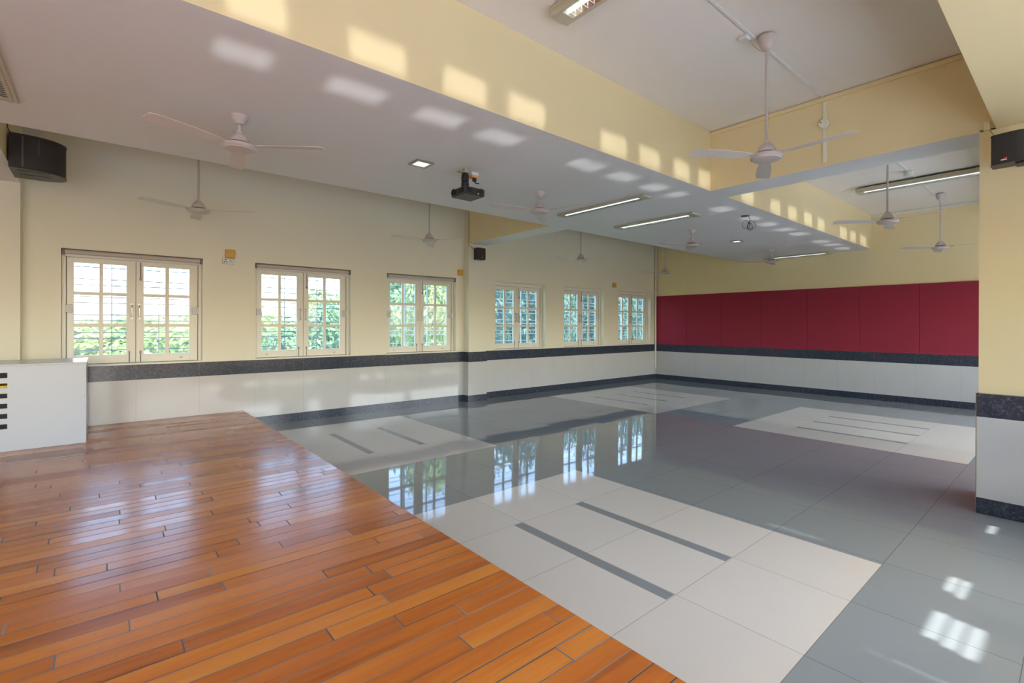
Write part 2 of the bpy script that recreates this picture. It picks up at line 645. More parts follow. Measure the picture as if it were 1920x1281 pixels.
# rear wall behind the camera; open bays shaped to cast the ceiling patches
bays = [(0.43, 0.69), (1.0, 1.335), (1.59, 1.91), (2.11, 2.44), (3.07, 3.41), (3.60, 3.905), (4.15, 4.42), (4.60, 4.90), (5.55, 5.85),
        (6.33, 6.62), (6.88, 7.17), (7.44, 7.73), (7.96, 8.25), (8.95, 9.30), (9.47, 9.785), (10.02, 10.37)]
rows = [(0.295, 0.475), (0.565, 0.787)]
upper = [(0.5, 2.3), (2.42, 3.95), (4.72, 5.08), (5.6, 7.9), (8.1, 10.4)]
holes = [(a, b, z0, z1) for a, b in bays for z0, z1 in rows] + [(a, b, 0.95, 2.1) for a, b in upper] + [(-3.9, 0.15, 0.25, 2.7)]
w = MB()
grid_wall(w, [XL, XR] + [x for h in holes for x in h[:2]], [0, ZC] + [z for h in holes for z in h[2:]], holes, 'x', YN - 0.09, YN)
w.build('wall_near', [M['white_paint']], kind='structure')

# upper ceiling
w = MB().box(XL, XR, YN, YW, ZC, ZC + 0.2)
w.build('ceiling', [M['upper_paint']], kind='structure')


# beams: undersides white, flanks cream
def beam(name, boxes, under=1):
    b = MB()
    for (x0, x1, y0, y1) in boxes:
        n = len(b.f)
        b.box(x0, x1, y0, y1, ZS, ZC + 0.01)
        b.m[n] = under
    return b.build(name, [M['cream'], M['white_paint']], kind='structure')


beam('wide_ceiling_beam', [(XL, XR, Y1, Y2)])
beam('cross_ceiling_beam', [(XB, XB2, 0.435, Y1), (XB, XB2, Y2, YP + 0.01)])
beam('left_cross_ceiling_beam', [(-1.15, XA, 0.435, Y1), (-1.15, XA, Y2, YP + 0.01)])
beam('rear_ceiling_beam', [(XL, XR, -0.15, 0.435)], under=0)

# right pillar with its cladding
PXC = 4.79
w = MB().box(XB, 5.40, -0.35, 0.523, 0, ZS + 0.01)
w.build('pillar', [M['cream']], kind='structure')
w = MB()
w.bbox(PXC, 5.42, -0.36, 0.529, SKB, BB, 0.002)
w.build('trim_1', [M['wall_tile']], kind='structure')
w = MB()
w.bbox(PXC, 5.43, -0.37, 0.531, BB, 0.872, 0.002)
w.build('trim_2', [M['granite']], kind='structure')
w = MB()
w.bbox(PXC, 5.43, -0.37, 0.531, 0, SKB, 0.002)
w.build('baseboard_pillar', [M['granite']], kind='structure')
w = MB().box(PXC + 0.001, PXC + 0.012, 0.5285, 0.5335, 0.0, 0.874)
w.build('trim_3', [plain('brass_edge_strip', (0.30, 0.20, 0.07), 0.5)], kind='structure')

# cladding along window wall (steps round the pilasters), red wall
CL = 0.014


def clad(name, z0, z1, mat, e=0.0, left=True):
    b = MB()
    t = CL + e
    segs = [(XA, XB), (XB2, XR)]
    for x0, x1 in segs:
        b.box(x0 + t, x1 - t, YW - t, YW - 0.001, z0, z1)
    for x0, x1 in ((XB, XB2), (-1.15, XA)):
        b.box(x0 - t, x1 + t, YP - t, YP - 0.001, z0, z1)
        b.box(x0 - t, x0 - 0.001, YP - 0.001, YW - 0.001, z0, z1)
        b.box(x1 + 0.001, x1 + t, YP - 0.001, YW - 0.001, z0, z1)
    return b.build(name, [mat], kind='structure')


clad('trim_4', SKB, BB, M['wall_tile'])
clad('trim_5', BB, BT, M['granite'], 0.004)
clad('baseboard_left', 0.0, SKB, M['granite'], 0.004)
b = MB().box(XR - CL, XR - 0.001, 0.0, YW - CL - 0.001, SKB, BB)
b.build('trim_6', [M['wall_tile']], kind='structure')
b = MB().box(XR - CL - 0.004, XR - 0.001, 0.0, YW - CL - 0.005, BB, BT - 0.003)
b.build('trim_7', [M['granite']], kind='structure')
b = MB().box(XR - CL - 0.004, XR - 0.001, 0.0, YW - CL - 0.005, 0, SKB)
b.build('baseboard_right', [M['granite']], kind='structure')

# floor: grey tiles, ivory rectangles, grey inlay bars
RX = [(0.935, 3.335), (6.41, 8.81)]
RY = [(0.765, 3.165), (4.37, 6.77)]
bars = []
for cxs in ([2.135, 2.735], [7.01, 7.61, 8.21]):
    for cx in cxs:
        for y0, y1 in ((1.37, 2.56), (4.975, 6.165)):
            bars.append((cx - 0.037, cx + 0.037, y0, y1))
xs = sorted({XL, XR} | {v for r in RX for v in r} | {v for q in bars for v in q[:2]})
ys = sorted({YN - 0.1, YW} | {v for r in RY for v in r} | {v for q in bars for v in q[2:]})
b = MB()
for i in range(len(xs) - 1):
    for k in range(len(ys) - 1):
        cx, cyy = (xs[i] + xs[i + 1]) / 2, (ys[k] + ys[k + 1]) / 2
        mi = 0
        if any(r[0] < cx < r[1] for r in RX) and any(r[0] < cyy < r[1] for r in RY):
            mi = 1
        if any(q[0] < cx < q[1] and q[2] < cyy < q[3] for q in bars):
            mi = 2
        b.add([(xs[i], ys[k], 0), (xs[i + 1], ys[k], 0), (xs[i + 1], ys[k + 1], 0), (xs[i], ys[k + 1], 0)], [(0, 1, 2, 3)], mi)
b.box(XL, XR, YN - 0.1, YW, -0.2, -0.003)
b.build('floor', [M['grey_tile'], M['white_tile'], M['inlay']], kind='structure')

# thin cornice strips where beams meet the ceiling
b = MB()
b.box(XB - 0.018, XB - 0.001, 0.436, Y1 - 0.001, ZC - 0.045, ZC - 0.012)
b.build('trim_8', [M['cream']], kind='structure')
b = MB()
b.box(XR - 0.02, XR - 0.001, 0.436, Y1 - 0.001, ZC - 0.05, ZC - 0.004)
b.build('trim_9', [M['frame']], kind='structure')

# unseen slabs added outside the rear wall to block and shape the sunlight
b = MB()
b.box(0.28, XR + 2, YN - 3.6, YN - 0.09, 0.81, 0.90)  # added shelf: blocks the upward lamp and bounces sun indoors
b.build('lamp_block_slab', [M['helper_slab']], kind='structure')
b = MB()
b.box(0.28, XR + 2, YN - 0.53, YN - 0.09, -0.3, -0.02)
b.box(XL - 2, 0.28, YN - 9.2, YN - 0.09, -0.3, -0.02)  # added slabs cut off the upward lamp's lower rays
b.build('lamp_block_slab', [M['helper_slab']], kind='structure')
b = MB().box(XL - 2, 0.28, YN - 2.6, YN - 0.09, 2.74, 2.82)  # added overhang keeps direct sun off the platform
b.build('sun_block_slab', [M['helper_slab']], kind='structure')


def sun_spot_mask():
    """unseen added boards; their gaps cast the sun spots on the tiles"""
    z = 2.16
    b = MB()
    k = 0.64 / 0.743
    gaps = []
    for (x0, x1, y0, y1) in [(2.66, 2.96, 0.285, 0.340), (2.68, 2.97, 0.350, 0.405), (2.71, 2.99, 0.415, 0.475),
                             (3.22, 3.46, 0.395, 0.432), (3.26, 3.50, 0.440, 0.485), (4.38, 4.62, 0.390, 0.432)]:
        dy, dx = z * k, -z * 0.20 / 0.743
        gaps.append((x0 - dx, x1 - dx, y0 - dy, y1 - dy))
    yB = YN - 0.09
    def slab(X0, X1, yA, gl):
        X = sorted({X0, X1} | {v for g in gl for v in g[:2]})
        Yc = sorted({yA, yB} | {v for g in gl for v in g[2:]})
        for i in range(len(X) - 1):
            for j in range(len(Yc) - 1):
                cx, cyy = (X[i] + X[i + 1]) / 2, (Yc[j] + Yc[j + 1]) / 2
                if any(g[0] < cx < g[1] and g[2] < cyy < g[3] for g in gl):
                    continue
                b.box(X[i], X[i + 1], Yc[j], Yc[j + 1], z, z + 0.004)
    slab(0.28, 2.2, YN - 1.15, [])
    slab(2.2, XR + 1, YN - 0.86, gaps)
    b.build('sun_spot_mask_slab', [M['helper_slab']], kind='structure')


sun_spot_mask()

# ground beyond the window wall, far below
b = MB().box(-600, 1200, YW + WT + 0.3, 1500, -4.4, -4.2)
b.build('ground', [M['lawn']], kind='structure')


# ------------------------------------------------------------------ windows
def window(i, x0):
    blind = i < 3
    root = bpy.data.objects.new('window_%d' % (i + 1), None)
    COL.objects.link(root)
    root.location = (x0, YW, WZ0)
    tag(root, kind='structure')
    e = 0.105 if blind else 0.135          # sash plane behind the wall face
    Hh = WZ1 - WZ0
    topf = 0.075 if blind else 0.062
    f = MB()
    # frame: jambs, head, sill
    f.bbox(0.001, 0.036, e - 0.03, e + 0.06, 0.0, Hh - 0.001, 0.003)
    f.bbox(WW - 0.036, WW - 0.001, e - 0.03, e + 0.06, 0.0, Hh - 0.001, 0.003)
    f.bbox(0.036, WW - 0.036, e - 0.03, e + 0.06, Hh - topf, Hh - 0.001, 0.003)
    f.bbox(-0.03, WW + 0.0, -0.012, e + 0.06, -0.012, 0.018, 0.004)
    nf = len(f.f)
    f.box(0.0365, 0.052, e + 0.037, e + 0.06, 0.0, Hh - 0.001)
    f.box(WW - 0.052, WW - 0.0365, e + 0.037, e + 0.06, 0.0, Hh - 0.001)
    f.box(0.03, WW - 0.03, e + 0.037, e + 0.06, 0.0, 0.05)
    f.box(0.03, WW - 0.03, e + 0.037, e + 0.06, Hh - topf - 0.03, Hh - 0.001)
    for q in range(nf, len(f.m)):
        f.m[q] = 1
    f.build('window_frame', [M['frame'], M['rebate']], root, kind='structure')
    sz0, sz1 = 0.022, Hh - topf - 0.004
    mid = 0.635
    for s, (a0, a1, panes) in enumerate(((0.0405, mid - 0.002, ((0.100, 0.309), (0.345, 0.548))), (mid + 0.002, 1.2415, ((0.709, 0.914), (0.953, 1.156))))):
        zr = ((0.118, 0.440), (0.477, 0.798), (0.835, 1.157))
        sb = MB()
        y0, y1 = e, e + 0.035
        # stiles and rails
        sb.bbox(a0, panes[0][0], y0, y1, sz0, sz1, 0.002)
        sb.bbox(panes[1][1], a1, y0, y1, sz0, sz1, 0.002)
        sb.bbox(panes[0][0], panes[1][1], y0, y1, sz0, zr[0][0], 0.002)
        sb.bbox(panes[0][0], panes[1][1], y0, y1, zr[2][1], sz1, 0.002)
        if s == 1:
            sb.box(mid - 0.018, mid + 0.02, y1 + 0.0005, y1 + 0.012, sz0, sz1, 1)
        # glazing bars
        sb.bbox(panes[0][1], panes[1][0], y0 + 0.004, y1 - 0.002, zr[0][0], zr[2][1], 0.003)
        for k in (0, 1):
            for p in panes:
                sb.bbox(p[0], p[1], y0 + 0.004, y1 - 0.002, zr[k][1], zr[k + 1][0], 0.003)
        sash = sb.build('sash', [M['frame'], M['rebate']], root, kind='structure')
        gb = MB()
        for k in range(3):
            for p in panes:
                gb.add([(p[0], y0 + 0.02, zr[k][0]), (p[1], y0 + 0.02, zr[k][0]), (p[1], y0 + 0.02, zr[k][1]), (p[0], y0 + 0.02, zr[k][1])], [(0, 1, 2, 3)])
        gb.build('glass', [M['glass']], sash, kind='structure')
        # pull handle
        hx = 0.597 if s == 0 else 0.667
        hb = MB()
        zc = 0.622
        hb.tube([(hx, y0, zc - 0.08), (hx, y0 - 0.022, zc - 0.075), (hx, y0 - 0.026, zc - 0.04), (hx, y0 - 0.026, zc + 0.04), (hx, y0 - 0.022, zc + 0.075), (hx, y0, zc + 0.08)], 0.006, 8)
        hb.bbox(hx - 0.011, hx + 0.011, y0 - 0.004, y0, zc - 0.09, zc - 0.068, 0.002)
        hb.bbox(hx - 0.011, hx + 0.011, y0 - 0.004, y0, zc + 0.068, zc + 0.09, 0.002)
        hb.build('handle', [M['dark_steel'] if not blind else M['steel']], sash, label='steel pull handle')
        # tower bolts
        bx = 0.575 if s == 0 else 0.678
        tb = MB()
        tb.tube([(bx, y0 - 0.008, 0.026), (bx, y0 - 0.008, 0.16)], 0.005, 6)
        tb.bbox(bx - 0.009, bx + 0.009, y0 - 0.012, y0, 0.125, 0.15, 0.002)
        tb.build('tower_bolt', [M['dark_steel']], sash, label='dark tower bolt at the foot')
        if s == 1:
            tb = MB()
            tb.tube([(bx, y0 - 0.008, sz1 - 0.015), (bx, y0 - 0.008, sz1 - 0.20)], 0.005, 6)
            tb.bbox(bx - 0.010, bx + 0.012, y0 - 0.014, y0, sz1 - 0.225, sz1 - 0.195, 0.002)
            tb.build('tower_bolt', [M['dark_steel']], sash, label='dark tower bolt at the head')
        # lock plate on the outer stile
        lx = 0.028 if s == 0 else 1.180
        lb = MB()
        lb.bbox(lx, lx + 0.066, y0 - 0.042, y0 - 0.001, 0.596, 0.686, 0.004)
        lb.lathe([(0.004, 0), (0.004, 0.003)], 0, 0, 8)
        for q in range(len(lb.v) - 16, len(lb.v)):
            vx, vy, vz = lb.v[q]
            lb.v[q] = (lx + 0.033 + vx, y0 - 0.042 - vz, 0.635 + vy)
        lb.build('lock_plate', [M['grey_plastic']], sash, label='square grey lock plate')
        kb = MB()
        kb.bbox((0.155 if s == 0 else 1.06), (0.175 if s == 0 else 1.085), y0 - 0.012, y0, 0.058, 0.068, 0.002)
        kb.build('stay_peg', [M['dark_steel']], sash)
    # security bars outside
    gr = MB()
    yb = e + 0.12
    for k in range(6):
        z = 0.10 + k * 0.205
        for dz in (0.0, 0.068):
            if 0.03 < z + dz < Hh - 0.03:
                gr.tube([(0.002, yb, z + dz), (WW - 0.002, yb, z + dz)], 0.0058, 6)
    if i < 2:
        vs = [0.42, 0.86]
        r = 0.004
    else:
        vs = [0.42, 0.74, 0.84]
        r = 0.012
    for vx in vs:
        gr.bbox(vx - r, vx + r, yb - 0.008, yb + 0.008, 0.0, Hh, 0.001)
    gr.build('security_bars', [M['bars'] if i < 2 else M['bars_white']], root, kind='structure')
    return root


for i, x in enumerate(WINS):
    window(i, x)

# roller blinds at the head of the three nearer windows
bl_labels = ['rolled up taupe roller blind above the window behind the white cabinet',
             'rolled up taupe roller blind above the second window from the left',
             'rolled up taupe roller blind above the window nearest the pilaster']
blind0 = None
for i in range(3):
    loc = (WINS[i] + 0.004, YW + 0.034, WZ1 - 0.062)
    if blind0 is None:
        blind0 = thing('roller_blind', loc, bl_labels[0], 'blind', 'roller blinds above the windows')
        b = MB()
        n = 18
        L0, L1 = 0.022, WW - 0.03
        vv, ff = [], []
        for k in range(n):
            a = 2 * math.pi * k / n
            vv += [(L0, 0.027 * math.cos(a), 0.03 + 0.027 * math.sin(a)), (L1, 0.027 * math.cos(a), 0.03 + 0.027 * math.sin(a))]
        for k in range(n):
            k2 = (k + 1) % n
            ff.append((2 * k, 2 * k + 1, 2 * k2 + 1, 2 * k2))
        b.add(vv, ff, 0, True)
        b.build('fabric_roll', [M['blind']], blind0)
        b = MB().bbox(L0, L1, 0.012, 0.026, -0.022, 0.008, 0.003)
        b.build('bottom_bar', [plain('blind_bar_ivory', (0.66, 0.62, 0.55), 0.4)], blind0)
        b = MB().box(L0, L1, -0.033, 0.03, 0.0565, 0.0605)
        b.build('top_rail', [M['blind_dark']], blind0)
        for x in (0.002, WW - 0.028):
            b = MB().bbox(x, x + 0.018, -0.034, 0.034, -0.004, 0.0600, 0.003)
            b.build('bracket', [M['blind_dark']], blind0)
    else:
        copy_thing(blind0, loc, bl_labels[i])

# ------------------------------------------------------------------ wooden platform
plat = thing('wooden_platform', (0, 0, 0), 'low orange-brown plank platform with worn varnish beside the tiled floor', 'platform')
b = MB()
b.bbox(XL + 0.005, PX, YN + 0.01, YP - CL - 0.008, PZ - 0.022, PZ, 0.004)
b.bbox(XA + 0.02, PX, YP - CL - 0.008, YW - CL - 0.008, PZ - 0.022, PZ, 0.004)
b.build('plank_top', [M['wood']], plat)
b = MB().box(XL + 0.01, PX - 0.012, YN + 0.02, YP - CL - 0.02, 0.001, PZ - 0.022)
b.box(XA + 0.025, PX - 0.012, YP - CL - 0.02, YW - CL - 0.012, 0.001, PZ - 0.022)
b.build('riser', [plain('platform_riser_wood', (0.16, 0.07, 0.03), 0.5)], plat)

# ------------------------------------------------------------------ white cabinet on the platform
CX0, CX1, CY0, CY1, CZ1 = -1.62, -0.111, 6.313, 7.06, 0.992
cab = thing('cabinet', (CX0, CY0, PZ), 'white laminate cabinet with slotted front on the wooden platform', 'cabinet')
W, D, Hc = CX1 - CX0, CY1 - CY0, CZ1 - PZ
b = MB()
b.bbox(0, 0.018, 0.019, D, 0.001, Hc - 0.019, 0.001)
b.bbox(W - 0.018, W, 0.019, D, 0.001, Hc - 0.019, 0.001)
b.box(0.018, W - 0.018, D - 0.012, D, 0.001, Hc - 0.02)
b.box(0.018, W - 0.018, 0.02, D - 0.012, 0.001, 0.02)
b.build('carcass', [M['laminate']], cab)
b = MB().bbox(-0.004, W + 0.003, -0.004, D, Hc - 0.018, Hc, 0.002)
b.build('cabinet_top', [M['laminate']], cab)
slz = [(0.421, 0.464), (0.513, 0.556), (0.603, 0.6455), (0.693, 0.735), (0.7825, 0.825), (0.872, 0.919)]
b = MB()
hol = [(-0.80 - CX0, -0.627 - CX0, z0 - PZ, z1 - PZ) for z0, z1 in slz] + [(-1.10 - CX0, -0.93 - CX0, z0 - PZ, z1 - PZ) for z0, z1 in slz]
grid_wall(b, [0, W] + [v for h in hol for v in h[:2]], [0.001, Hc - 0.0185] + [v for h in hol for v in h[2:]], hol, 'x', 0, 0.018)
front = b.build('slotted_front', [M['laminate']], cab)
b = MB().box(0.02, W - 0.019, 0.35, 0.362, 0.02, Hc - 0.02)
b.build('inner_panel', [M['dark_inside']], cab)
for x, z in ((0.845, 0.745), (1.495, 0.44)):
    bb = MB().bbox(x, x + 0.006, -0.0015, 0.0, z, z + 0.006, 0.001)
    bb.build('screw', [M['dark_steel']], front)
b = MB().bbox(-1.2, -0.60, CY0 + 0.06, CY0 + 0.30, 0.775, 0.80, 0.003)
b.bbox(-1.2, -0.60, CY0 + 0.06, CY0 + 0.30, 0.755, 0.775, 0.003)
sh = MB().box(0.02, W - 0.019, 0.03, 0.35, 0.752 - PZ - 0.015, 0.752 - PZ)
sh.build('shelf', [M['dark_inside']], cab)
b.build('yellow_folder', [M['yellow_item']], label='yellow folder lying inside the white cabinet behind its slots', cat='folder')

# ------------------------------------------------------------------ crimson felt panels on the far wall
pan_edges = [YW - 0.02, 6.434, 5.534, 4.630, 3.724, 2.822, 1.924, 1.02]
orders = ['narrow crimson felt wall panel in the corner beside the last window',
          'second crimson felt wall panel from the window corner', 'third crimson felt wall panel from the window corner',
          'fourth crimson felt wall panel, the middle one of seven', 'fifth crimson felt wall panel from the window corner',
          'sixth crimson felt wall panel from the window corner', 'crimson felt wall panel nearest the right pillar, seventh from the corner']
for i in range(7):
    b = MB().bbox(XR - 0.028, XR - 0.001, pan_edges[i + 1] + 0.002, pan_edges[i] - 0.002, BT, 2.105, 0.004)
    b.build('felt_panel', [M['felt']], label=orders[i], cat='wall panel', group='crimson felt panels on the far wall')


# ------------------------------------------------------------------ ceiling fans
def fan_parts(root, drop, long_rod, blade_rot):
    """drop = distance from ceiling to the underside of the motor disc"""
    z = -drop
    b = MB()
    if long_rod:
        b.lathe([(0.030, -0.004), (0.056, -0.016), (0.057, -0.03), (0.050, -0.072), (0.034, -0.104), (0.018, -0.114)], seg=24)
    else:
        b.lathe([(0.060, -0.001), (0.058, -0.008), (0.040, -0.032), (0.030, -0.040), (0.028, -0.058), (0.014, -0.062)], seg=24)
    b.build('canopy', [M['fan']], root)
    b = MB().lathe([(0.0105, -0.002), (0.0105, z + 0.118)], seg=12)
    b.build('rod', [M['rod']], root)
    b = MB()
    b.lathe([(0.014, z + 0.135), (0.024, z + 0.132), (0.026, z + 0.120), (0.038, z + 0.112), (0.052, z + 0.092), (0.062, z + 0.074), (0.064, z + 0.057)], seg=28)
    b.build('bell_cover', [M['fan']], root)
    b = MB().lathe([(0.057, z + 0.058), (0.057, z + 0.044)], seg=24)
    b.build('motor_gap', [M['fan_gap']], root)
    b = MB()
    b.lathe([(0.060, z + 0.046), (0.098, z + 0.042), (0.1065, z + 0.034), (0.1065, z + 0.022), (0.100, z + 0.014), (0.094, z + 0.013), (0.090, z + 0.006), (0.060, z + 0.001), (0.02, z)], seg=32)
    b.build('motor_disc', [M['fan']], root)
    # three blades with arms, at rest
    bm = MB()
    L0, L1 = 0.12, 0.56
    prof = [(L0, 0.026), (L0 + 0.05, 0.040), (0.30, 0.050), (0.46, 0.054), (L1 - 0.02, 0.050), (L1, 0.036)]
    v, f = [], []
    for x, hw in prof:
        for sgn in (-1, 1):
            for dz in (0.0, 0.003):
                v.append((x, sgn * hw, z + 0.030 + sgn * hw * 0.16 + dz))
    for k in range(len(prof) - 1):
        a, c = 4 * k, 4 * (k + 1)
        f += [(a, a + 2, c + 2, c), (a + 1, c + 1, c + 3, a + 3), (a, c, c + 1, a + 1), (a + 2, a + 3, c + 3, c + 2)]
    f += [(0, 1, 3, 2), tuple(4 * (len(prof) - 1) + q for q in (0, 2, 3, 1))]
    bm.add(v, f, 0)
    me = bm.mesh('blade', [M['blade']])
    ma = MB().box(0.090, L0 + 0.05, -0.014, 0.014, z + 0.0345, z + 0.0385).mesh('blade_arm', [M['blade']])
    for k in range(3):
        o = bpy.data.objects.new('blade', me)
        COL.objects.link(o)
        o.parent = root
        o.rotation_euler = (0, 0, blade_rot + k * 2 * math.pi / 3)
        oa = bpy.data.objects.new('blade_arm', ma)
        COL.objects.link(oa)
        oa.parent = o


GF = {'s': 'short-stem fans under the wide beam', 'w': 'long-stem fans along the window wall', 'r': 'long-stem fans in the right ceiling bay'}
FANS = [
    ('s', (0.705, 3.845), ZS, 2.545, 'short-stem cream ceiling fan nearest the camera, left of the downlight'),
    ('s', (3.529, 3.89), ZS, 2.553, 'short-stem cream ceiling fan between projector and near tube light'),
    ('s', (6.614, 3.905), ZS, 2.530, 'short-stem cream ceiling fan left of the hanging cable coil'),
    ('s', (9.381, 3.895), ZS, 2.530, 'short-stem cream ceiling fan nearest the red far wall'),
    ('w', (0.765, 6.21), ZC, 2.527, 'long-stem ceiling fan above the window nearest the white cabinet'),
    ('w', (3.508, 6.21), ZC, 2.531, 'long-stem ceiling fan above the third window, left of pilaster'),
    ('w', (6.673, 6.21), ZC, 2.545, 'long-stem ceiling fan above the windows just right of pilaster'),
    ('w', (9.415, 6.21), ZC, 2.517, 'long-stem ceiling fan beside the pipe in the far corner'),
    ('r', (3.507, 1.493), ZC, 2.520, 'long-stem ceiling fan hanging large in front of the yellow cross beam'),
    ('r', (6.66, 1.491), ZC, 2.515, 'long-stem ceiling fan hanging beyond the cross beam, left of two'),
    ('r', (9.659, 1.487), ZC, 2.540, 'long-stem ceiling fan hanging beside the right pillar near red wall'),
]
protos = {}
rots = [0.04, -0.06, 0.1, -0.05, 0.06, -0.03, 0.05, -0.08, 0.05, -0.04, 0.07]
for i, (kind, (x, y), zt, zb, lab) in enumerate(FANS):
    t = thing('ceiling_fan', (x, y, zt), lab, 'ceiling fan', GF[kind])
    fan_parts(t, zt - zb, kind != 's', math.atan2(y, x) + rots[i])


# ------------------------------------------------------------------ tube lights and downlights
def tube_light(x0, x1, y0, y1, ztop, hgt, lab, lit=True, gap=0.0):
    """ivory batten with a louvred reflector; it runs along Y"""
    L, Wd = y1 - y0, x1 - x0
    t = thing('tube_light', ((x0 + x1) / 2, (y0 + y1) / 2, ztop), lab, 'tube light', 'ceiling tube lights')
    hw, hl = Wd / 2, L / 2
    rw, rl = hw * (0.62 if lit else 0.78), hl - (0.09 if lit else 0.05)
    zb = -hgt - gap
    b = MB()
    if gap:
        for s in (-1, 1):
            b.box(-0.03, 0.03, s * (hl - 0.2) - 0.03, s * (hl - 0.2) + 0.03, -gap, -0.001)
    b.box(-hw, hw, -hl, hl, zb + hgt * 0.6, -gap - (0.001 if not gap else 0))
    b.bbox(-hw, -rw, -hl, hl, zb, zb + hgt * 0.6, 0.003)
    b.bbox(rw, hw, -hl, hl, zb, zb + hgt * 0.6, 0.003)
    b.box(-rw, rw, -hl, -rl, zb, zb + hgt * 0.6)
    b.box(-rw, rw, rl, hl, zb, zb + hgt * 0.6)
    b.build('housing', [M['fixture']], t)
    b = MB().tube([(0, -rl + 0.005, zb + hgt * 0.36), (0, rl - 0.005, zb + hgt * 0.36)], min(0.013, hgt * 0.2), 10)
    b.build('lamp_tube', [M['tube'] if lit else M['tube_off']], t)
    b = MB()
    n = 22 if lit else 34
    for k in range(n):
        y = -rl + (k + 0.5) * 2 * rl / n
        hs = 0.0015 if lit else 0.004
        b.box(-rw, rw, y - hs, y + hs, zb + 0.001, zb + hgt * 0.14)
    for s in (-1, 1):
        b.add([(s * rw * 0.98, -rl, zb + 0.001), (s * rw * 0.98, rl, zb + 0.001), (s * rw * 0.35, rl, zb + hgt * 0.58), (s * rw * 0.35, -rl, zb + hgt * 0.58)], [(0, 1, 2, 3)])
    b.build('louvre', [M['louvre'] if lit else M['fixture']], t)
    if not lit:
        b = MB().box(-rw + 0.001, rw - 0.001, -rl + 0.001, rl - 0.001, zb + hgt * 0.30, zb + hgt * 0.34)  # dark sheet stands in for shade between the slats
        b.build('shade_sheet', [M['dark_inside']], t, label='dark sheet imitating shade behind the slats')
    return t


tube_light(4.385, 4.535, 3.17, 4.50, ZS, 0.030, 'brightly lit ceiling tube light nearest the projector')
tube_light(5.53, 5.735, 3.26, 4.51, ZS, 0.030, 'lit ceiling tube light second from the projector')
tube_light(10.38, 10.58, 3.24, 4.48, ZS, 0.030, 'lit ceiling tube light along the red far wall')
tube_light(8.33, 8.55, 0.72, 2.26, ZC, 0.055, 'lit tube light hung below the ceiling beyond the cross beam', gap=0.03)
tube_light(2.155, 2.315, 0.95, 2.293, ZC, 0.055, 'lit tube light cut off by the top edge of the picture', gap=0.01)
tube_light(-0.585, -0.402, 3.20, 4.535, ZS, 0.020, 'unlit louvred tube light at the far left picture edge', lit=False)


def downlight(x, y, s, lab):
    t = thing('downlight', (x, y, ZS), lab, 'downlight', 'square downlights')
    h = s / 2
    b = MB()
    for (a0, a1, c0, c1) in ((-h, h, -h, -h + 0.022), (-h, h, h - 0.022, h), (-h, -h + 0.022, -h + 0.022, h - 0.022), (h - 0.022, h, -h + 0.022, h - 0.022)):
        b.box(a0, a1, c0, c1, -0.012, -0.0005)
    b.build('bezel', [plain('downlight_bezel', (0.30, 0.30, 0.22), 0.35, 0.5)], t)
    k = h - 0.023
    b = MB().box(-k, k, -k, k, -0.006, -0.0008)
    b.build('diffuser', [M['led']], t)


downlight(2.115, 3.893, 0.165, 'small square lit downlight left of the projector')
downlight(8.02, 3.90, 0.165, 'small square lit downlight below the hanging cable coil')

# ------------------------------------------------------------------ projector
px_, py_ = 2.55, 3.80
pr = thing('projector', (px_, py_, ZS), 'black projector hanging from the low white ceiling', 'projector')
zt, zb = 2.612 - ZS, 2.543 - ZS
x0, x1, y0, y1 = 2.445 - px_, 2.665 - px_, 3.695 - py_, 3.925 - py_
b = MB()
b.bbox(x0, x1, y0, y1, zb + 0.008, zt, 0.006)
b.bbox(x0 + 0.004, x1 - 0.004, y0 + 0.004, y1 - 0.004, zb, zb + 0.010, 0.003)
b.build('body', [M['projector']], pr)
b = MB()
b.lathe([(0.031, 0.0), (0.031, 0.016), (0.026, 0.018), (0.024, 0.006)], seg=24)
b.v = [(x0 - z, y1 - 0.055 + x, (zt + zb) / 2 + 0.002 + y) for x, y, z in b.v]
lr = b.build('lens_ring', [M['black']], pr)
b = MB().lathe([(0.025, 0.0), (0.025, 0.005)], seg=20)
b.v = [(x0 - 0.006 - z, y1 - 0.055 + x, (zt + zb) / 2 + 0.002 + y) for x, y, z in b.v]
b.build('lens', [M['lens']], lr)
for xs0 in (x0 + 0.02, x1 - 0.08):
    b = MB()
    for k in range(8):
        b.box(xs0 + k * 0.007, xs0 + 0.003 + k * 0.007, y0 - 0.002, y0, zb + 0.018, zt - 0.010)
    b.build('vent', [M['black']], pr)
b = MB()
for k in range(9):
    b.box(x0 - 0.002, x0, y0 + 0.015 + k * 0.009, y0 + 0.019 + k * 0.009, zb + 0.018, zt - 0.010)
b.build('vent', [M['black']], pr)
for (fx, fy) in ((x0 + 0.02, y1 - 0.02), (x1 - 0.02, y0 + 0.03), (x1 - 0.02, y1 - 0.02)):
    b = MB().lathe([(0.006, zt + 0.014), (0.006, zt - 0.001)], fx, fy, 10)
    b.build('foot', [M['black']], pr)
b = MB().lathe([(0.006, 0), (0.006, 0.003)], seg=10)
b.v = [(x1 - 0.075 + x, y0 - 0.0005 - z, zb + 0.018 + y) for x, y, z in b.v]
b.build('indicator_sticker', [M['logo_white']], pr, label='round white sticker')
mx, my = 2.50 - px_, 3.775 - py_
b = MB()
b.lathe([(0.026, -0.036), (0.033, -0.055), (0.035, -0.08), (0.034, -0.115), (0.030, -0.118)], mx, my, 20)
b.lathe([(0.024, -0.1182), (0.036, -0.128), (0.036, -0.150), (0.034, zt - 0.001)], mx, my, 20)
b.build('mount_neck', [M['black']], pr)
b = MB().bbox(mx - 0.075, mx + 0.045, my - 0.03, my + 0.03, -0.036, -0.028, 0.002)
b.box(mx - 0.02, mx + 0.02, my - 0.02, my + 0.02, -0.029, -0.0005)
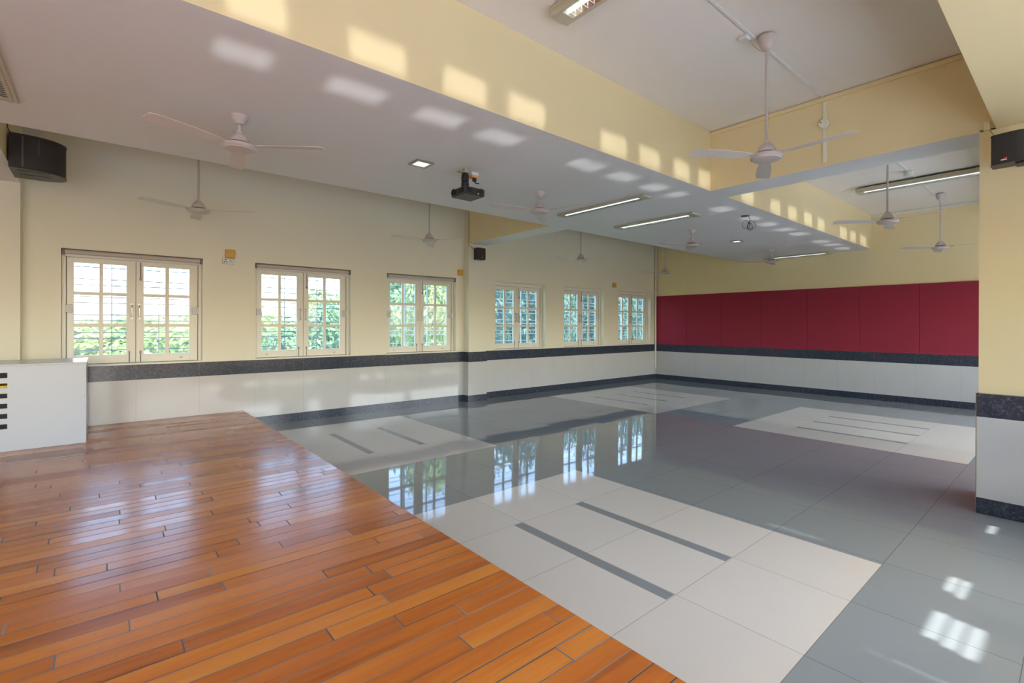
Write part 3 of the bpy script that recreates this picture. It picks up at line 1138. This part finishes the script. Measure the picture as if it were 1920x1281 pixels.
b.build('mount_plate', [M['pale_cable']], pr)
bx = thing('plug_box', (2.615, 3.815, ZS), 'small white and orange plug box fixed above the projector', 'socket')
b = MB().bbox(-0.037, 0.037, -0.037, 0.037, -0.028, -0.0005, 0.003)
b.build('box_base', [M['white_plastic']], bx)
b = MB().bbox(-0.035, 0.035, -0.035, 0.035, -0.05, -0.0285, 0.003)
b.build('box_cover', [M['orange']], bx)
b = MB().bbox(-0.012, 0.022, -0.03, 0.0, -0.085, -0.0505, 0.006)
b.tube([(0.005, -0.015, -0.083), (0.015, -0.02, -0.095), (0.03, -0.03, -0.10), (0.04, -0.04, -0.098)], 0.006, 8)
b.build('plug', [M['black']], bx)

# ------------------------------------------------------------------ hanging cable coil
cb = thing('cable_coil', (6.255, 2.93, ZS), 'loose coil of thin cable hanging from the ceiling', 'cable')
b = MB().lathe([(0.052, -0.0005), (0.05, -0.008), (0.02, -0.012)], seg=18)
b.build('ceiling_plate', [plain('dark_plate', (0.12, 0.11, 0.10), 0.5)], cb)
# the coil hangs in a plane facing the room's long diagonal
ux, uy = 0.75, -0.66
def cp(s, z, o=0.0):
    return (0.02 + s * ux + o * 0.66, -0.018 + s * uy + o * 0.75, z)
b = MB()
pts = [cp(0.02, -0.008)] + [cp(0.03 + 0.006 * math.sin(k * 1.3), -0.02 - 0.022 * k) for k in range(1, 7)]
b.tube(pts, 0.0035, 6)
for (cs, cz, rr, sq, o) in ((-0.012, -0.115, 0.052, 1.05, 0.0), (0.062, -0.115, 0.05, 1.12, 0.012), (0.03, -0.135, 0.03, 1.5, -0.012), (0.045, -0.14, 0.036, 1.25, 0.02)):
    b.tube([cp(cs + rr * math.cos(a), cz + rr * sq * math.sin(a), o + 0.008 * math.sin(2 * a)) for a in [2 * math.pi * k / 28 for k in range(28)]], 0.0026, 6, closed=True)
b.build('cable', [M['cable']], cb)

# ------------------------------------------------------------------ speakers
# big one on the left beam flank
t = thing('speaker', (XA, 6.40, 2.72), 'large curved black loudspeaker fixed high on the left beam', 'speaker')
def arc_plan(pts, n=6):
    """Catmull-Rom through plan points"""
    out = []
    P = [Vector(p) for p in pts]
    for i in range(len(P) - 1):
        p0, p1, p2, p3 = P[max(i - 1, 0)], P[i], P[i + 1], P[min(i + 2, len(P) - 1)]
        for k in range(n):
            s = k / n
            out.append(0.5 * ((2 * p1) + (p2 - p0) * s + (2 * p0 - 5 * p1 + 4 * p2 - p3) * s * s + (3 * p1 - p0 - 3 * p2 + p3) * s ** 3))
    out.append(P[-1])
    return [(p.x, p.y) for p in out]
plan = [(0.012, -0.20)] + arc_plan([(0.10, -0.20), (0.20, -0.185), (0.29, -0.135), (0.355, -0.04), (0.365, 0.06), (0.33, 0.15), (0.23, 0.205), (0.10, 0.22)], 4) + [(0.012, 0.22)]
SH = 0.305
b = MB().prism(plan, 0.008, SH - 0.008, smooth=True)
b.build('grille', [M['grille']], t)
big = [(x + (0.006 if x > 0.05 else 0), y * 1.02) for x, y in plan]
b = MB().prism(big, 0, 0.009, smooth=True)
b.build('end_cap', [M['black']], t)
b = MB().prism(big, SH - 0.009, SH, smooth=True)
b.build('end_cap', [M['black']], t)
for yy in (-0.13, 0.02):
    b = MB().box(0.06, 0.27, yy, yy + 0.012, -0.006, 0.0)
    b.build('mounting_slot', [M['lens']], t)
b = MB()
b.box(0.093, 0.103, -0.2045, -0.20, 0.02, SH - 0.02)
b.box(0.196, 0.200, -0.19, -0.185, 0.14, SH - 0.02)
b.build('seam_strip', [plain('grey_seam', (0.10, 0.10, 0.115), 0.4)], t)
b = MB().box(0.001, 0.012, -0.06, 0.10, 0.03, SH - 0.03)
b.build('wall_bracket', [M['dark_steel']], t)
b = MB().tube([(0.03, -0.205, SH - 0.02), (0.008, -0.21, SH + 0.03), (0.006, -0.22, SH + 0.10), (0.006, -0.24, SH + 0.22)], 0.004, 6)
b.build('lead', [M['cable']], t)

# small one on the pilaster
t = thing('speaker', (5.003, YP, 2.505), 'small upright black speaker on the window wall pilaster', 'speaker')
b = MB().bbox(-0.083, 0.083, -0.155, -0.025, 0, 0.205, 0.008)
b.build('cabinet_box', [M['black']], t)
b = MB().bbox(-0.076, 0.076, -0.162, -0.155, 0.008, 0.197, 0.004)
b.build('grille', [M['grille']], t)
b = MB().box(-0.035, 0.035, -0.025, -0.001, 0.06, 0.14)
b.build('wall_bracket', [M['dark_steel']], t)
b = MB().box(-0.010, 0.010, -0.1635, -0.162, 0.028, 0.040)
b.build('badge', [M['steel']], t, label='small silver badge')
b = MB().tube([(-0.03, -0.03, 0.19), (-0.09, -0.012, 0.20), (-0.14, -0.006, 0.235), (-0.16, -0.006, 0.26)], 0.004, 6)
b.build('lead', [M['cable']], t)

# right one on the pillar
t = thing('speaker', (XB, 0.345, 2.445), 'black speaker with small red logo fixed to the right pillar', 'speaker')
fr = -0.335
plan = [(-0.20, 0.085), (-0.30, 0.088)] + arc_plan([(-0.325, 0.078), (-0.338, 0.02), (-0.344, -0.04), (-0.335, -0.075)], 4) + [(-0.31, -0.12), (-0.20, -0.135)]
b = MB().prism(plan, 0.006, 0.196, smooth=False)
b.build('cabinet_box', [M['grille']], t)
for za, zz in ((0, 0.007), (0.195, 0.202)):
    b = MB().prism([(x - 0.003, y * 1.03) for x, y in plan], za, zz)
    b.build('end_cap', [M['black']], t)
b = MB().bbox(-0.32, -0.21, -0.08, -0.03, -0.012, 0.0, 0.003)
b.build('tilt_foot', [M['black']], t)
b = MB().box(-0.20, -0.001, -0.045, 0.0, 0.085, 0.115)
b.box(-0.012, -0.001, -0.07, 0.03, 0.05, 0.15)
b.build('wall_bracket', [M['dark_steel']], t)
b = MB()
lx = -0.3455
b.add([(lx, 0.030, 0.026), (lx, 0.018, 0.026), (lx - 0.002, 0.012, 0.034), (lx - 0.002, 0.020, 0.034)], [(0, 1, 2, 3)])
b.add([(lx, 0.028, 0.027), (lx, 0.006, 0.027), (lx, 0.006, 0.040), (lx, 0.012, 0.038), (lx, 0.020, 0.031)], [(0, 1, 2, 3, 4)])
b.build('logo', [M['logo_red']], t, label='small red logo')
b = MB().add([(lx, 0.036, 0.0195), (lx, 0.006, 0.0195), (lx, 0.006, 0.0255), (lx, 0.036, 0.0255)], [(0, 1, 2, 3)])
b.build('logo_lettering', [M['logo_white']], t, label='white lettering under the red logo')

# ------------------------------------------------------------------ conduits, pipes, boxes
def conduit(name, pts, w, mat, label, cat):
    b = MB()
    for p, q in zip(pts[:-1], pts[1:]):
        lo = [min(p[i], q[i]) for i in range(3)]
        hi = [max(p[i], q[i]) for i in range(3)]
        for i in range(3):
            if hi[i] - lo[i] < 1e-6:
                lo[i] -= w[i]
                hi[i] += w[i]
        b.bbox(lo[0], hi[0], lo[1], hi[1], lo[2], hi[2], 0.003)
    return b.build(name, [mat], label=label, cat=cat)


conduit('conduit', [(-0.4, 1.565, ZC - 0.0065), (XB - 0.02, 1.565, ZC - 0.0065)], (0, 0.011, 0.006), M['white_plastic'], 'white cable conduit along the upper ceiling past the large fan', 'conduit')
conduit('conduit', [(XB - 0.0075, 1.547, ZS + 0.03), (XB - 0.0075, 1.547, ZC - 0.05)], (0.007, 0.015, 0), M['pale_cream'], 'cream cable conduit running down the yellow cross beam', 'conduit')
conduit('conduit', [(XB2 + 0.02, 1.56, ZC - 0.0065), (9.62, 1.56, ZC - 0.0065)], (0, 0.011, 0.006), M['white_plastic'], 'white cable conduit along the ceiling beyond the cross beam', 'conduit')
conduit('conduit', [(XB - 0.0065, 6.155, ZS + 0.002), (XB - 0.0065, 6.155, ZC - 0.002)], (0.006, 0.012, 0), M['pale_cream'], 'cream cable conduit on the beam stub above the pilaster', 'conduit')
t = thing('junction_box', (XB - 0.016, 1.547, 3.154), 'round cream junction box on the yellow cross beam', 'junction box')
b = MB().lathe([(0.038, 0.0), (0.038, 0.026), (0.034, 0.03), (0.006, 0.031)], seg=20)
b.v = [(-z, x, y) for x, y, z in b.v]
b.build('box_body', [M['frame']], t)
b = MB().lathe([(0.005, 0.031), (0.004, 0.034)], seg=8)
b.v = [(-z, x + 0.02, y + 0.012) for x, y, z in b.v]
b.build('screw', [M['dark_steel']], t)
t = thing('junction_box', (7.97, 1.56, ZC - 0.0125), 'white round junction box beside the hung tube light', 'junction box')
b = MB().lathe([(0.05, -0.0), (0.05, -0.045), (0.042, -0.055), (0.01, -0.056)], seg=20)
b.build('box_body', [M['white_plastic']], t)
t = thing('junction_box', (3.41, 1.575, ZC - 0.0005), 'small white junction box beside the large fan canopy', 'junction box')
b = MB().bbox(-0.035, 0.035, 0.0, 0.06, -0.03, -0.0005, 0.006)
b.build('box_body', [M['white_plastic']], t)
b = MB().tube([(0.02, 0.005, -0.025), (0.04, -0.02, -0.075), (0.065, -0.05, -0.112), (0.090, -0.078, -0.112)], 0.003, 6)
b.build('lead', [M['pale_cable']], t)
t = thing('junction_box', (4.82, 0.475, 2.80), 'tiny cream cable box where the pillar meets the rear beam', 'junction box')
b = MB().bbox(-0.02, 0.014, -0.012, 0.025, -0.02, 0.045, 0.003)
b.build('box_body', [M['cream']], t)
b = MB().tube([(-0.01, -0.005, -0.018), (-0.06, -0.03, -0.07), (-0.16, -0.06, -0.14), (-0.24, -0.08, -0.158)], 0.003, 6)
b.build('lead', [M['pale_cable']], t)
b = MB().tube([(10.645, YW - 0.034, 0.27), (10.645, YW - 0.034, ZC - 0.002)], 0.022, 14)
b.build('corner_pipe', [M['white_plastic']], label='white vertical pipe in the far room corner', cat='pipe')
b = MB().tube([(XB - 0.018, YP + 0.03, ZS - 0.06), (XB - 0.018, YP + 0.03, ZC - 0.002)], 0.013, 10)
b.build('conduit', [M['cream']], label='cream vertical conduit at the pilaster top edge', cat='conduit')


def wall_box(x0, x1, z0, z1, lab):
    t = thing('switch_box', ((x0 + x1) / 2, YW, z0), lab, 'switch box', 'amber boxes on the window wall')
    h = (x1 - x0) / 2
    b = MB().bbox(-h, h, -0.04, -0.001, 0, z1 - z0, 0.005)
    bb = b.build('box_body', [M['yellow_box']], t)
    for sx in (-1, 1):
        for zz in (0.012, z1 - z0 - 0.012):
            q = MB().box(sx * (h - 0.012) - 0.003, sx * (h - 0.012) + 0.003, -0.0415, -0.04, zz - 0.003, zz + 0.003)
            q.build('screw', [M['dark_steel']], bb)


wall_box(1.19, 1.295, 2.208, 2.315, 'square amber box above the white socket')
wall_box(4.705, 4.80, 2.23, 2.33, 'square amber box tucked beside the pilaster')
wall_box(8.955, 9.065, 2.240, 2.352, 'square amber box above and between the last two windows')
t = thing('socket', (1.218, YW, 2.129), 'white power socket below the amber box', 'socket')
b = MB().bbox(-0.062, 0.062, -0.03, -0.001, 0, 0.076, 0.004)
fp = b.build('faceplate', [M['white_plastic']], t)
b = MB()
for dx, dz, r in ((-0.028, 0.054, 0.007), (-0.041, 0.026, 0.006), (-0.015, 0.026, 0.006)):
    b.box(dx - r, dx + r, -0.0312, -0.0295, dz - r, dz + r)
b.build('socket_hole', [M['black']], fp)
b = MB().bbox(0.014, 0.044, -0.034, -0.0295, 0.02, 0.058, 0.003)
b.build('rocker_switch', [M['grey_plastic']], fp)

# ------------------------------------------------------------------ trees outside
rnd = random.Random(4)


def foliage_mesh(name, n, mat, leafsize, seed):
    r = random.Random(seed)
    b = MB()
    blobs = []
    for k in range(26):
        a = r.uniform(0, 2 * math.pi)
        d = math.sqrt(r.random()) * 0.78
        z = r.uniform(-0.72, 0.72)
        s = math.sqrt(max(0.05, 1 - z * z))
        blobs.append((d * s * math.cos(a), d * s * math.sin(a), z, r.uniform(0.22, 0.40)))
    for k in range(n):
        bx, by, bz, br = r.choice(blobs)
        v = Vector((r.gauss(0, 1), r.gauss(0, 1), r.gauss(0, 1))).normalized() * br * (0.55 + 0.45 * r.random() ** 0.5)
        c = Vector((bx, by, bz)) + v
        nrm = (v.normalized() + Vector((r.uniform(-.7, .7), r.uniform(-.7, .7), r.uniform(-.2, 1.0)))).normalized()
        t = nrm.cross(Vector((r.uniform(-1, 1), r.uniform(-1, 1), r.uniform(-1, 1)))).normalized()
        q = nrm.cross(t)
        s = leafsize * r.uniform(0.6, 1.3)
        b.add([c - t * s, c - q * s * 0.45 + nrm * s * 0.1, c + t * s, c + q * s * 0.45 + nrm * s * 0.1], [(0, 1, 2, 3)])
    return b.mesh(name, [mat])


fol = [foliage_mesh('foliage', 7000, M['leaf_a'], 0.052, 1), foliage_mesh('foliage', 7000, M['leaf_b'], 0.052, 2), foliage_mesh('foliage', 8000, M['leaf_c'], 0.050, 3)]
tb = MB()
tb.tube([(0, 0, 0), (0.05, 0.02, 1.5), (-0.03, 0.06, 3.2), (0.06, 0.0, 4.6)], [0.20, 0.16, 0.12, 0.05], 9)
for a, z0 in ((0.4, 2.0), (2.3, 2.6), (4.4, 2.3), (5.5, 3.1)):
    tb.tube([(0, 0.03, z0), (0.6 * math.cos(a), 0.6 * math.sin(a), z0 + 0.7), (1.3 * math.cos(a), 1.3 * math.sin(a), z0 + 1.2)], [0.09, 0.06, 0.025], 7)
trunk_me = tb.mesh('trunk', [M['bark']])
GZ = -4.2
# x, y, crown centre z, radius, vertical radius, foliage kind, label
TREES = [
    (0.4, 14, 0.1, 1.66, 1.45, 0, 'bright low tree seen through the lower panes of the first window'),
    (4.4, 14, 0.3, 1.66, 1.9, 1, 'mid green tree seen through the second window'),
    (8.4, 14, 1.2, 1.66, 3.2, 0, 'tall bright tree filling the third window'),
    (12.4, 14, 1.2, 1.66, 3.4, 2, 'dark tall tree in front at the fourth window'),
    (16.4, 14, 1.2, 1.66, 3.6, 2, 'dark tall tree in front at the fifth window'),
    (20.4, 14, 1.2, 1.66, 3.6, 2, 'tall green tree in front at the sixth window'),
    (-2.6, 20, -0.1, 2.5, 1.7, 1, 'round tree behind the left edge of the first window'),
    (3.6, 20, -0.1, 2.5, 2.1, 0, 'pale tree behind the gap between first and second windows'),
    (9.8, 20, 1.0, 2.5, 3.9, 1, 'tall tree right behind the third window tree'),
    (16.0, 20, 1.5, 2.5, 4.8, 2, 'dark tree standing behind the fourth window tree'),
    (22.2, 20, 1.5, 2.5, 5.0, 1, 'green tree standing behind the fifth window tree'),
    (28.4, 20, 1.5, 2.5, 5.2, 2, 'dark tree standing behind the sixth window tree'),
    (1.5, 29, -0.2, 4.0, 2.1, 0, 'broad far tree low behind the first window'),
    (11.0, 29, 0.2, 4.0, 3.8, 0, 'broad far tree behind the second and third windows'),
    (20.5, 29, 1.5, 4.0, 6.0, 2, 'broad far dark tree behind the fourth window'),
    (30.0, 29, 1.5, 4.0, 6.5, 1, 'broad far green tree behind the fifth window'),
    (39.5, 29, 1.5, 4.0, 6.5, 2, 'broad far dark tree behind the sixth window'),
]
for (x, y, z, rx, rz_, kd, lab) in TREES:
    t = thing('tree', (x, y, GZ), lab, 'tree', 'trees beyond the window wall')
    o = bpy.data.objects.new('foliage', fol[kd])
    COL.objects.link(o)
    o.parent = t
    o.location = (0, 0, z - GZ)
    o.scale = (rx, rx, rz_)
    o.rotation_euler = (0, 0, rnd.uniform(0, 6.28))
    o = bpy.data.objects.new('trunk', trunk_me)
    COL.objects.link(o)
    o.parent = t
    s = (z - GZ) / 4.6
    o.scale = (1.2 * rx / 2.6, 1.2 * rx / 2.6, s)

# ------------------------------------------------------------------ sky portals in the openings
def portal(x0, x1, y, z0, z1, into):
    ld = bpy.data.lights.new('sky_portal', 'AREA')
    ld.shape = 'RECTANGLE'
    ld.size, ld.size_y = x1 - x0, z1 - z0
    ld.cycles.is_portal = True
    o = bpy.data.objects.new('sky_portal', ld)
    COL.objects.link(o)
    o.location = ((x0 + x1) / 2, y, (z0 + z1) / 2)
    o.rotation_euler = Vector((0, into, 0)).to_track_quat('-Z', 'Z').to_euler()


for x in WINS:
    portal(x, x + WW, YW + WT + 0.02, WZ0, WZ1, -1)
portal(-3.9, 0.15, YN - 0.1, 0.25, 2.7, 1)
for a, b_ in upper:
    portal(a, b_, YN - 0.1, 0.95, 2.1, 1)
